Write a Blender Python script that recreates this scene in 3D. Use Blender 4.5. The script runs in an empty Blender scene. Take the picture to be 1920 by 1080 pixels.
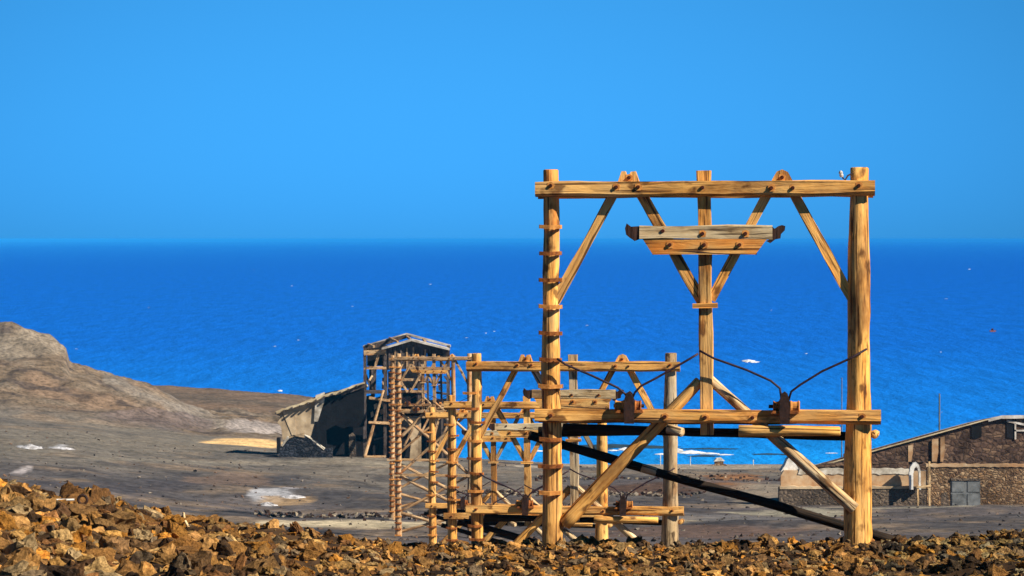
import bpy, bmesh, math, random
import numpy as np
from mathutils import Vector, Matrix, noise
random.seed(7)
scn = bpy.context.scene
COL = scn.collection

# ------------------------------------------------------------------ camera
EYE, F = 26.0, 6000.0                       # eye height over the sea, focal length in 1920-wide pixels
cam = bpy.data.cameras.new('camera')
cam.lens = 36.0 * F / 1920.0
cam.sensor_width = 36.0
cam.shift_y = -92.0 / 1920.0                # level camera, frame shifted down: verticals stay parallel
cam.clip_start, cam.clip_end = 1.0, 200000.0
cam.dof.use_dof = True; cam.dof.focus_distance = 40.5; cam.dof.aperture_fstop = 13.0
cam_o = bpy.data.objects.new('camera', cam)
cam_o.location = (0, 0, EYE); cam_o.rotation_euler = (math.radians(90), 0, 0)
COL.objects.link(cam_o); scn.camera = cam_o

# ------------------------------------------------------------------ light
SUN_AZ, SUN_EL = math.radians(60), math.radians(35)     # from behind the camera, to its right
to_sun = Vector((math.sin(SUN_AZ)*math.cos(SUN_EL), -math.cos(SUN_AZ)*math.cos(SUN_EL), math.sin(SUN_EL)))
sun = bpy.data.lights.new('sun', 'SUN'); sun.energy = 5.0; sun.angle = math.radians(0.53)
sun.color = (1.0, 0.91, 0.77)
sun_o = bpy.data.objects.new('sun', sun); COL.objects.link(sun_o)
sun_o.rotation_euler = (-to_sun).to_track_quat('-Z', 'Y').to_euler()
sun_o.location = (30, -30, 60)

w = bpy.data.worlds.new('World'); scn.world = w; w.use_nodes = True
nt = w.node_tree; nt.nodes.clear()
out = nt.nodes.new('ShaderNodeOutputWorld'); bg = nt.nodes.new('ShaderNodeBackground')
sky = nt.nodes.new('ShaderNodeTexSky'); sky.sky_type = 'NISHITA'; sky.sun_disc = False
sky.sun_elevation = SUN_EL; sky.sun_rotation = math.atan2(to_sun.x, to_sun.y)
sky.altitude = 30; sky.air_density = 1.0; sky.dust_density = 0.3; sky.ozone_density = 3.0
lum = nt.nodes.new('ShaderNodeRGBToBW'); nt.links.new(sky.outputs[0], lum.inputs[0])
tint = nt.nodes.new('ShaderNodeMix'); tint.data_type = 'RGBA'; tint.blend_type = 'MULTIPLY'
tint.inputs[0].default_value = 1.0
tint.inputs[7].default_value = (0.056, 0.42, 1.02, 1)
nt.links.new(lum.outputs[0], tint.inputs[6]); 
# the clear sky is brightest straight out over the sea and deepens to both sides
tcw = nt.nodes.new('ShaderNodeTexCoord'); spw = nt.nodes.new('ShaderNodeSeparateXYZ'); nt.links.new(tcw.outputs['Generated'], spw.inputs[0])
sq = nt.nodes.new('ShaderNodeMath'); sq.operation = 'MULTIPLY'; nt.links.new(spw.outputs['X'], sq.inputs[0]); nt.links.new(spw.outputs['X'], sq.inputs[1])
mrw = nt.nodes.new('ShaderNodeMapRange'); mrw.inputs[1].default_value = 0.0; mrw.inputs[2].default_value = 0.045
mrw.inputs[3].default_value = 1.0; mrw.inputs[4].default_value = 0.70; nt.links.new(sq.outputs[0], mrw.inputs[0])
deepen = nt.nodes.new('ShaderNodeMix'); deepen.data_type = 'RGBA'; deepen.blend_type = 'MULTIPLY'; deepen.inputs[0].default_value = 1.0
nt.links.new(tint.outputs[2], deepen.inputs[6]); 
mrz = nt.nodes.new('ShaderNodeMapRange'); mrz.inputs[1].default_value = 0.1; mrz.inputs[2].default_value = 0.6
mrz.inputs[3].default_value = 1.0; mrz.inputs[4].default_value = 0.42; nt.links.new(spw.outputs['Z'], mrz.inputs[0])
mzz = nt.nodes.new('ShaderNodeMath'); mzz.operation = 'MULTIPLY'; nt.links.new(mrz.outputs[0], mzz.inputs[0]); nt.links.new(mrw.outputs[0], mzz.inputs[1])
nt.links.new(mzz.outputs[0], deepen.inputs[7]); nt.links.new(deepen.outputs[2], bg.inputs[0])
bg.inputs[1].default_value = 0.10
nt.links.new(bg.outputs[0], out.inputs[0])
vs = scn.view_settings; vs.view_transform = 'Standard'; vs.look = 'None'; vs.exposure = 0.66; vs.gamma = 1.0
scn.cycles.max_bounces = 6; scn.cycles.volume_bounces = 1

# ------------------------------------------------------------------ helpers
def P(px, py, d):
    """a point of the place, d metres in front of the eye"""
    return Vector(((px-960)/F*d, d, EYE-(py-448)/F*d))
def tag(o, label=None, cat=None, group=None, kind=None):
    if label: o['label'] = label
    if cat: o['category'] = cat
    if group: o['group'] = group
    if kind: o['kind'] = kind
    return o
def link(o, parent=None):
    COL.objects.link(o)
    if parent: o.parent = parent
    return o
def empty(name, loc, rz=0.0, parent=None):
    o = bpy.data.objects.new(name, None); o.location = loc; o.rotation_euler = (0, 0, rz)
    o.empty_display_size = 0.3
    return link(o, parent)
def obj_bm(name, bm, m, parent=None, mat=None, smooth=False):
    me = bpy.data.meshes.new(name); bmesh.ops.recalc_face_normals(bm, faces=bm.faces); bm.to_mesh(me); bm.free()
    if smooth:
        for p in me.polygons: p.use_smooth = True
    if m: me.materials.append(m)
    o = bpy.data.objects.new(name, me)
    if mat is not None: o.matrix_local = mat
    return link(o, parent)
def obj_np(name, V, Fc, m, parent=None, col=None, smooth=False):
    me = bpy.data.meshes.new(name)
    V = np.asarray(V, dtype=np.float32); Fc = np.asarray(Fc, dtype=np.int32)
    n, k = Fc.shape
    me.vertices.add(len(V)); me.vertices.foreach_set('co', V.ravel())
    me.loops.add(n*k); me.loops.foreach_set('vertex_index', Fc.ravel())
    me.polygons.add(n); me.polygons.foreach_set('loop_start', np.arange(0, n*k, k, dtype=np.int32))
    me.polygons.foreach_set('loop_total', np.full(n, k, dtype=np.int32))
    me.polygons.foreach_set('use_smooth', np.full(n, smooth))
    me.update(calc_edges=True)
    if col is not None:
        a = me.color_attributes.new('tone', 'FLOAT_COLOR', 'POINT')
        c = np.ones((len(V), 4), dtype=np.float32); c[:, :3] = col
        a.data.foreach_set('color', c.ravel())
    me.materials.append(m)
    o = bpy.data.objects.new(name, me)
    return link(o, parent)

# ------------------------------------------------------------------ materials
def new_mat(name):
    m = bpy.data.materials.new(name); m.use_nodes = True; m.node_tree.nodes.clear()
    N = m.node_tree.nodes; L = m.node_tree.links
    o = N.new('ShaderNodeOutputMaterial'); b = N.new('ShaderNodeBsdfPrincipled')
    L.new(b.outputs[0], o.inputs[0]); b.inputs['Specular IOR Level'].default_value = 0.2
    return m, N, L, b
def ramp(N, L, src, stops):
    r = N.new('ShaderNodeValToRGB'); e = r.color_ramp.elements
    while len(e) < len(stops): e.new(0.5)
    for i, (p, c) in enumerate(stops):
        e[i].position = p; e[i].color = (*c, 1)
    L.new(src, r.inputs[0]); return r.outputs[0]
def tex(N, L, scale, detail=5, rough=0.6, coord='Object', stretch=(1, 1, 1), offset=None, kind='noise', dist=0.0):
    tc = N.new('ShaderNodeTexCoord'); mp = N.new('ShaderNodeMapping')
    mp.inputs['Scale'].default_value = stretch
    L.new(tc.outputs[coord], mp.inputs[0])
    if offset is not None: L.new(offset, mp.inputs['Location'])
    t = N.new('ShaderNodeTexNoise'); t.inputs['Scale'].default_value = scale
    t.inputs['Detail'].default_value = detail; t.inputs['Roughness'].default_value = rough
    t.inputs['Distortion'].default_value = dist
    L.new(mp.outputs[0], t.inputs[0]); return t.outputs[0]
def mixc(N, L, f, a, b, mode='MIX'):
    x = N.new('ShaderNodeMix'); x.data_type = 'RGBA'; x.blend_type = mode
    for v, i in ((f, 0), (a, 6), (b, 7)):
        if hasattr(v, 'is_linked') or hasattr(v, 'links'): L.new(v, x.inputs[i])
        else: x.inputs[i].default_value = v if i == 0 else (*v, 1)
    return x.outputs[2]
def rnd_offset(N, L):
    oi = N.new('ShaderNodeObjectInfo'); mu = N.new('ShaderNodeMath'); mu.operation = 'MULTIPLY'
    mu.inputs[1].default_value = 37.0; L.new(oi.outputs['Random'], mu.inputs[0]); return mu.outputs[0], oi.outputs['Random']
def bump(N, L, b, src, strength, dist=0.02):
    bn = N.new('ShaderNodeBump'); bn.inputs['Strength'].default_value = strength
    bn.inputs['Distance'].default_value = dist; L.new(src, bn.inputs['Height']); L.new(bn.outputs[0], b.inputs['Normal'])

def wood(name, light, mid, dark, grey, greyness=0.5, streak=0.45, knots=True):
    m, N, L, b = new_mat(name); off, rnd = rnd_offset(N, L)
    g = tex(N, L, 14, 6, 0.7, stretch=(1, 1, 0.07), offset=off, dist=0.6)       # grain along local z
    base = ramp(N, L, g, [(0.36, dark), (streak, mid), (0.57, light), (0.8, light)])
    p = tex(N, L, 2.2, 4, 0.6, stretch=(1, 1, 0.5), offset=off)
    gf = ramp(N, L, p, [(0.45-0.1*greyness, (0, 0, 0)), (0.60, (greyness,)*3)])
    c = mixc(N, L, gf, base, grey)
    if knots:
        k = tex(N, L, 5.5, 3, 0.5, stretch=(1, 1, 0.55), offset=off)
        kf = ramp(N, L, k, [(0.60, (0, 0, 0)), (0.68, (0.85,)*3)])
        c = mixc(N, L, kf, c, tuple(x*0.55 for x in dark))
    ck = tex(N, L, 30, 2, 0.5, stretch=(1, 1, 0.022), offset=off, dist=0.3)
    cf = ramp(N, L, ck, [(0.36, (0.9,)*3), (0.42, (0, 0, 0))])
    c = mixc(N, L, cf, c, tuple(x*0.35 for x in dark))
    st = tex(N, L, 1.3, 5, 0.7, stretch=(1, 1, 0.45), offset=off)
    c = mixc(N, L, 1.0, c, ramp(N, L, st, [(0.34, (0.42, 0.34, 0.30)), (0.47, (0.97, 0.94, 0.92)), (0.62, (1.22, 1.28, 1.4))]), 'MULTIPLY')
    r2 = tex(N, L, 3.1, 3, 0.5, stretch=(1, 1, 0.3), offset=rnd)
    rf = ramp(N, L, r2, [(0.56, (0, 0, 0)), (0.68, (0.6,)*3)])
    c = mixc(N, L, rf, c, (mid[0]*1.05, mid[1]*0.72, mid[2]*0.45))
    L.new(c, b.inputs['Base Color']); b.inputs['Roughness'].default_value = 0.8
    bump(N, L, b, g, 0.8, 0.02); return m

M = {}
M['pole']  = wood('weathered_pole', (0.94, 0.50, 0.12), (0.72, 0.32, 0.06), (0.20, 0.07, 0.016), (0.56, 0.36, 0.14), 0.6)
M['beam']  = wood('sawn_beam', (0.88, 0.45, 0.11), (0.68, 0.30, 0.06), (0.22, 0.075, 0.018), (0.54, 0.35, 0.14), 0.55)
M['grey']  = wood('silvered_beam', (0.66, 0.50, 0.28), (0.50, 0.34, 0.16), (0.15, 0.08, 0.035), (0.52, 0.42, 0.25), 0.8)
M['greylog'] = wood('grey_weathered_log', (0.52, 0.37, 0.19), (0.36, 0.24, 0.12), (0.09, 0.05, 0.025), (0.40, 0.32, 0.21), 0.7)
M['darklog']   = wood('dark_log', (0.030, 0.018, 0.010), (0.014, 0.009, 0.006), (0.005, 0.004, 0.003), (0.025, 0.018, 0.012), 0.4, knots=False)  # near-black wood of the tie logs, back stay and rear lower beam
M['pale']  = wood('pale_strut', (0.78, 0.56, 0.30), (0.58, 0.36, 0.15), (0.22, 0.11, 0.04), (0.52, 0.42, 0.26), 0.5)
M['far']   = wood('sun_bleached_wood', (0.62, 0.39, 0.18), (0.44, 0.25, 0.11), (0.12, 0.055, 0.025), (0.42, 0.31, 0.19), 0.6)
M['old']   = wood('old_dark_plank', (0.095, 0.07, 0.058), (0.055, 0.04, 0.034), (0.02, 0.015, 0.013), (0.12, 0.10, 0.09), 0.6)
M['rotshade']  = wood('rotten_wood_and_shade', (0.06, 0.028, 0.018), (0.03, 0.013, 0.008), (0.01, 0.005, 0.004), (0.05, 0.03, 0.02), 0.3)  # rotten plank ends, and the painted shadow strip under the cross arm

def simple(name, c1, c2, scale=6, rough=0.85, bumps=0.3, metal=0.0, c3=None, detail=6, dist=0.02, coord='Object'):
    m, N, L, b = new_mat(name)
    off, rnd = rnd_offset(N, L)
    n = tex(N, L, scale, detail, 0.65, coord=coord, offset=off if coord == 'Object' else None)
    st = [(0.33, c1), (0.62, c2)] + ([(0.75, c3)] if c3 else [])
    big = tex(N, L, scale*0.22, 4, 0.7, coord=coord, offset=off if coord == 'Object' else None)
    L.new(mixc(N, L, 1.0, ramp(N, L, n, st), ramp(N, L, big, [(0.34, (0.5, 0.48, 0.46)), (0.52, (1.0,)*3), (0.66, (1.15,)*3)]), 'MULTIPLY'), b.inputs['Base Color'])
    b.inputs['Roughness'].default_value = rough; b.inputs['Metallic'].default_value = metal
    bump(N, L, b, n, bumps, dist); return m
M['rust']   = simple('rusty_iron', (0.14, 0.035, 0.012), (0.42, 0.14, 0.03), 20, 0.85)
M['rustbr'] = simple('bright_rust', (0.42, 0.14, 0.03), (0.75, 0.33, 0.08), 14, 0.85)
M['dark']   = simple('dark_iron', (0.012, 0.008, 0.008), (0.05, 0.022, 0.014), 20, 0.7)
M['bolt']   = simple('bolt_iron', (0.02, 0.006, 0.004), (0.10, 0.02, 0.008), 30, 0.8)
M['cable']  = simple('iron_rod', (0.012, 0.008, 0.02), (0.05, 0.025, 0.03), 10, 0.6)
M['white']  = simple('white_paint', (0.56, 0.53, 0.47), (0.76, 0.74, 0.70), 5, 0.8, 0.2)
M['whitewash'] = simple('whitewash', (0.30, 0.25, 0.18), (0.66, 0.61, 0.52), 1.6, 0.9, 0.3)
M['salt'] = simple('crusted_salt', (0.20, 0.18, 0.17), (0.62, 0.62, 0.66), 1.8, 0.9, 0.8, dist=0.2)
M['plaster'] = simple('tan_plaster', (0.33, 0.24, 0.15), (0.60, 0.46, 0.29), 0.9, 0.95, 0.3, dist=0.05, c3=(0.66, 0.56, 0.42))
M['shadewall'] = simple('painted_shade_wall', (0.003, 0.003, 0.004), (0.009, 0.008, 0.009), 1.1, 0.95, 0.6, dist=0.1)  # near-black colour paints the shadow on the shed's front wall
M['stone']  = simple('blue_grey_stones', (0.012, 0.016, 0.024), (0.06, 0.065, 0.08), 2.4, 0.95, 0.8, dist=0.1)
M['brownstone'] = simple('brown_stone_wall', (0.035, 0.02, 0.012), (0.24, 0.145, 0.075), 2.6, 0.95, 0.8, dist=0.1, c3=(0.36, 0.26, 0.15))
M['board']  = simple('brown_boards', (0.045, 0.028, 0.022), (0.12, 0.075, 0.052), 1.3, 0.9, 0.4, c3=(0.30, 0.20, 0.12), dist=0.1)
M['lowwall'] = simple('ochre_plaster', (0.36, 0.19, 0.085), (0.50, 0.36, 0.22), 1.2, 0.95, 0.3, c3=(0.6, 0.52, 0.38))
M['greybase'] = simple('grey_wall_base', (0.085, 0.065, 0.05), (0.20, 0.15, 0.11), 2.5, 0.95, 0.4)
def masonry(name, cols, cell, mortar):
    m, N, L, b = new_mat(name); tc = N.new('ShaderNodeTexCoord'); mp = N.new('ShaderNodeMapping'); mp.inputs['Scale'].default_value = (1, 1, 1.5)
    wob_ = tex(N, L, 2.0, 3, 0.6); ad = N.new('ShaderNodeVectorMath'); ad.operation = 'ADD'
    L.new(tc.outputs['Object'], mp.inputs[0]); L.new(mp.outputs[0], ad.inputs[0])
    mz = N.new('ShaderNodeVectorMath'); mz.operation = 'SCALE'; mz.inputs['Scale'].default_value = 0.5; L.new(wob_, mz.inputs[0]); L.new(mz.outputs[0], ad.inputs[1])
    v1 = N.new('ShaderNodeTexVoronoi'); v1.inputs['Scale'].default_value = 1/cell; L.new(ad.outputs[0], v1.inputs['Vector'])
    v2 = N.new('ShaderNodeTexVoronoi'); v2.feature = 'DISTANCE_TO_EDGE'; v2.inputs['Scale'].default_value = 1/cell; L.new(ad.outputs[0], v2.inputs['Vector'])
    sx_ = N.new('ShaderNodeSeparateColor'); L.new(v1.outputs['Color'], sx_.inputs[0])
    c = ramp(N, L, sx_.outputs[0], [(i/(len(cols)-1), q) for i, q in enumerate(cols)])
    c = mixc(N, L, ramp(N, L, v2.outputs[0], [(0.03, (1,)*3), (0.11, (0,)*3)]), c, mortar)
    big = tex(N, L, 0.5, 5, 0.7); c = mixc(N, L, 1.0, c, ramp(N, L, big, [(0.34, (0.4, 0.38, 0.36)), (0.52, (1.0,)*3), (0.66, (1.25,)*3)]), 'MULTIPLY')
    L.new(c, b.inputs['Base Color']); b.inputs['Roughness'].default_value = 0.95; bump(N, L, b, v2.outputs[0], 1.0, 0.12); return m
M['brownstone'] = masonry('brown_stone_wall', [(0.09, 0.05, 0.028), (0.27, 0.16, 0.08), (0.15, 0.09, 0.05), (0.38, 0.26, 0.15), (0.16, 0.09, 0.05)], 0.30, (0.075, 0.05, 0.032))
M['stone'] = masonry('blue_grey_stones', [(0.01, 0.013, 0.02), (0.04, 0.045, 0.06), (0.02, 0.024, 0.034), (0.075, 0.075, 0.085)], 0.45, (0.006, 0.007, 0.01))
M['greybase'] = masonry('grey_wall_base', [(0.06, 0.045, 0.034), (0.15, 0.11, 0.08), (0.09, 0.07, 0.052), (0.19, 0.14, 0.095)], 0.35, (0.085, 0.065, 0.05))
M['board'] = masonry('brown_rubble_gable', [(0.05, 0.03, 0.023), (0.13, 0.078, 0.052), (0.075, 0.046, 0.035), (0.19, 0.12, 0.075), (0.09, 0.055, 0.04)], 0.5, (0.06, 0.038, 0.028))
M['bluedoor'] = simple('grey_blue_door', (0.10, 0.11, 0.115), (0.19, 0.20, 0.205), 2.2, 0.7, 0.1)
M['black'] = simple('black_shade_and_parts', (0.006, 0.006, 0.008), (0.014, 0.013, 0.015), 3, 0.9)  # near-black colour paints shade inside openings, and colours a few parts
M['sheet'] = simple('pale_roof_sheet', (0.30, 0.25, 0.20), (0.68, 0.64, 0.58), 1.3, 0.7, 0.2)
M['tanroof'] = simple('tan_roof_edge', (0.42, 0.32, 0.18), (0.66, 0.55, 0.36), 1.2, 0.85, 0.2)

def toned(name, scale, lo, hi, rough=0.95, bs=0.6, bd=0.03, coord='Object', fine=None):
    m, N, L, b = new_mat(name)
    at = N.new('ShaderNodeAttribute'); at.attribute_name = 'tone'
    n = tex(N, L, scale, 8, 0.7, coord=coord)
    v = ramp(N, L, n, [(0.32, (lo,)*3), (0.68, (hi,)*3)])
    c = mixc(N, L, 1.0, at.outputs['Color'], v, 'MULTIPLY')
    if fine:
        n2 = tex(N, L, fine, 4, 0.7, coord=coord)
        v2 = ramp(N, L, n2, [(0.36, (0.45,)*3), (0.55, (1.0,)*3), (0.7, (1.25,)*3)])
        c = mixc(N, L, 1.0, c, v2, 'MULTIPLY')
    L.new(c, b.inputs['Base Color']); b.inputs['Roughness'].default_value = rough
    b.inputs['Specular IOR Level'].default_value = 0.1
    bump(N, L, b, n, bs, bd); return m
M['ground'] = toned('ash_ground', 0.35, 0.6, 1.35, bs=0.5, bd=0.25, fine=1.7)
M['rock'] = toned('volcanic_rock', 9, 0.35, 1.35, bs=1.0, bd=0.04, fine=28)
# individual rocks share meshes: their tint comes from the object's own random number
m, N, L, b = new_mat('volcanic_boulder'); off, rnd = rnd_offset(N, L)
n = tex(N, L, 2.2, 8, 0.7, offset=off)
c1 = ramp(N, L, rnd, [(0.0, (0.60, 0.29, 0.075)), (0.35, (0.34, 0.165, 0.055)), (0.6, (0.52, 0.31, 0.12)), (0.8, (0.64, 0.28, 0.05)), (1.0, (0.24, 0.12, 0.05))])
v = ramp(N, L, n, [(0.32, (0.3,)*3), (0.5, (0.85,)*3), (0.68, (1.3,)*3)])
L.new(mixc(N, L, 1.0, c1, v, 'MULTIPLY'), b.inputs['Base Color']); b.inputs['Roughness'].default_value = 0.95
b.inputs['Specular IOR Level'].default_value = 0.1
bump(N, L, b, n, 1.0, 0.25); M['boulder'] = m

# sea
m, N, L, b = new_mat('sea_water')
geo = N.new('ShaderNodeNewGeometry'); sp = N.new('ShaderNodeSeparateXYZ'); L.new(geo.outputs['Position'], sp.inputs[0])
mr = N.new('ShaderNodeMath'); mr.operation = 'LOGARITHM'; L.new(sp.outputs['Y'], mr.inputs[0]); mr.inputs[1].default_value = 10
r1 = N.new('ShaderNodeMapRange'); r1.inputs[1].default_value = 2.5; r1.inputs[2].default_value = 4.3; L.new(mr.outputs[0], r1.inputs[0])
deep = ramp(N, L, r1.outputs[0], [(0.0, (0.010, 0.36, 0.92)), (0.09, (0.004, 0.19, 0.74)), (0.22, (0.002, 0.12, 0.62)), (0.55, (0.001, 0.085, 0.54)), (1.0, (0.001, 0.085, 0.54))])
wv = tex(N, L, 0.30, 6, 0.6, coord='Object', stretch=(1.0, 0.10, 1), dist=0.2)
wv2 = tex(N, L, 0.6, 5, 0.6, coord='Object', stretch=(1.0, 0.35, 1))
v = ramp(N, L, wv, [(0.36, (0.80,)*3), (0.5, (0.98,)*3), (0.64, (1.16,)*3)])
L.new(mixc(N, L, 1.0, deep, v, 'MULTIPLY'), b.inputs['Base Color'])
b.inputs['Roughness'].default_value = 0.35; b.inputs['Specular IOR Level'].default_value = 0.12
bump(N, L, b, wv2, 0.6, 1.2)
M['sea'] = m
M['foam'] = simple('sea_foam', (0.75, 0.8, 0.85), (0.9, 0.92, 0.95), 1, 0.9)
M['reef'] = simple('dark_reef', (0.012, 0.03, 0.05), (0.03, 0.06, 0.085), 0.5, 0.8)

# ------------------------------------------------------------------ terrain
# rows of the land: distance -> picture height of the ground at each bearing (true land heights follow from both)
PXC = np.array([-700, 0, 132, 250, 400, 520, 720, 900, 1100, 1450, 1700, 1920, 2700], float)
ROWS = [
 (6,   [4500]*13),
 (24,  [1060,1092,1105,1120,1130,1140,1160,1170,1170,1170,1170,1160,1150]),
 (29,  [1000,1035,1055,1068,1082,1092,1112,1118,1120,1120,1115,1110,1100]),
 (34,  [ 945, 975, 995,1015,1032,1046,1068,1072,1074,1072,1066,1056,1040]),
 (38,  [ 905, 932, 958, 982,1002,1018,1038,1040,1042,1040,1034,1020,1000]),
 (41,  [ 900, 925, 950, 975, 998,1012,1024,1026,1027,1025,1016,1003, 985]),
 (44,  [ 915, 940, 960, 985,1005,1018,1030,1033,1033,1032,1022,1010, 990]),
 (63,  [1040,1090,1100,1100,1100,1100,1102,1105,1105,1105,1100,1095,1080]),
 (82,  [1000,1050,1070,1075,1078,1080,1084,1084,1084,1084,1082,1078,1060]),
 (100, [ 970,1010,1030,1040,1042,1042,1042,1042,1042,1042,1042,1040,1030]),
 (171, [ 900, 945, 958, 975, 992,1002,1008,1008,1005, 998, 990, 985, 975]),
 (200, [ 870, 915, 930, 945, 962, 970, 975, 976, 973, 968, 966, 964, 955]),
 (235, [ 840, 885, 900, 915, 932, 942, 946, 946, 945, 944, 944, 945, 935]),
 (280, [ 815, 850, 862, 878, 892, 902, 910, 912, 912, 914, 915, 916, 905]),
 (320, [ 795, 815, 826, 842, 856, 864, 866, 880, 888, 892, 896, 898, 890]),
 (350, [ 780, 795, 806, 822, 838, 848, 852, 866, 876, 880, 884, 886, 880]),
 (368, [ 768, 784, 798, 813, 830, 838, 844, 860, 870.3, 870.6, 870.6, 871, 871]),
 (380, [ 760, 780, 794, 810, 821, 826, 842, 875, 880, 885, 885, 885, 885]),
 (392, [ 735, 755, 768, 790, 815, 820, 848, 885, 890, 895, 895, 895, 895]),
 (408, [ 690, 700, 712, 744, 796, 816, 850, 900, 905, 905, 905, 905, 905]),
 (424, [ 640, 648, 690, 716, 778, 802, 845, 905, 910, 910, 910, 910, 910]),
 (432, [ 578, 594, 682, 711, 776, 794, 835, 905, 910, 910, 910, 910, 910]),
 (445, [ 600, 640, 700, 735, 772, 784, 820, 905, 910, 910, 910, 910, 910]),
 (470, [ 660, 700, 735, 758, 764, 768, 800, 890, 900, 900, 900, 900, 900]),
 (500, [ 690, 712, 722, 733, 742, 749, 800, 860, 880, 880, 880, 880, 880]),
 (520, [ 695, 706, 711, 718, 728, 737, 757, 840, 860, 860, 860, 860, 860]),
 (535, [ 720, 730, 735, 742, 750, 760, 790, 840, 860, 860, 860, 860, 860]),
 (560, [ 790, 800, 800, 800, 800, 800, 810, 840, 860, 860, 860, 860, 860]),
 (640, [ 800]*13),
]
RD = np.array([r[0] for r in ROWS], float); RT = np.array([r[1] for r in ROWS], float)
def add_col(px_, fixed):
    global PXC, RT
    i = int(np.searchsorted(PXC, px_)); t = (px_-PXC[i-1])/(PXC[i]-PXC[i-1]); c = RT[:, i-1]*(1-t)+RT[:, i]*t
    for d_, v in fixed.items(): c[list(RD).index(d_)] = v
    PXC = np.insert(PXC, i, px_); RT = np.insert(RT, i, c, axis=1)
add_col(90, {432: 626, 424: 650}); add_col(122, {432: 645, 424: 662})
RZ = EYE-(RT-448)/F*RD[:, None]                                   # absolute heights
RZ[RD < 10] = EYE-1.75
def smooth_interp(xq, xs):
    i = np.clip(np.searchsorted(xs, xq)-1, 0, len(xs)-2); t = np.clip((xq-xs[i])/(xs[i+1]-xs[i]), 0, 1)
    return i, t
def zbase(px, d):
    px = np.asarray(px, float); d = np.asarray(d, float)
    i, t = smooth_interp(px, PXC); j, s = smooth_interp(d, RD)
    t = t*t*(3-2*t)*0.5+t*0.5
    a = RZ[j, i]*(1-t)+RZ[j, i+1]*t; b_ = RZ[j+1, i]*(1-t)+RZ[j+1, i+1]*t
    return a*(1-s)+b_*s
def fbm(x, y, s, o=4, seed=0.0):
    return noise.fractal((x/s+seed, y/s+seed*1.7, seed*0.31), 0.9, 2.1, o, noise_basis='PERLIN_ORIGINAL')
def relief(x, y, px):
    d = y
    if d < 56: return (0.08+0.10*max(0, min(1, (700-px)/400)))*fbm(x, y, 0.8, 3, 3)+0.08*fbm(x, y, 2.5, 3, 8)
    k = min(1, (d-56)/40)
    h = k*(0.17*fbm(x, y, 7, 4, 1)+0.38*fbm(x, y, 24, 4, 5))*(1 if d < 345 else 0.35)
    if d > 385 and px < 640:
        kk = min(1, (d-385)/20)*min(1, (640-px)/120)
        rid = abs(fbm(x, y*0.7, 6, 4, 11))
        kk *= 1.0 if d < 455 else max(0.25, 1-(d-455)/20)
        h += kk*(0.7*fbm(x, y, 11, 5, 9)-0.8*rid+0.3*fbm(x, y, 3.0, 3, 14))
    if 362 < d < 385: h *= 0.4
    return h
cpx = np.concatenate([np.arange(-700, -20, 40), np.arange(-20, 1941, 6), np.arange(1960, 2701, 40)])
ds = np.concatenate([np.array([6, 10, 14, 18, 21]), np.arange(23, 46, 0.30), np.arange(46, 64, 1.5), np.arange(65, 150, 3.0),
                     np.arange(150, 300, 2.0), np.arange(300, 362, 1.25), np.arange(362, 470, 0.9), np.arange(471, 545, 1.5), np.array([555, 570, 600, 640])])
def ground_z(x, y):
    px = x/y*F+960
    return float(zbase(px, y))+relief(x, y, px)

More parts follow.
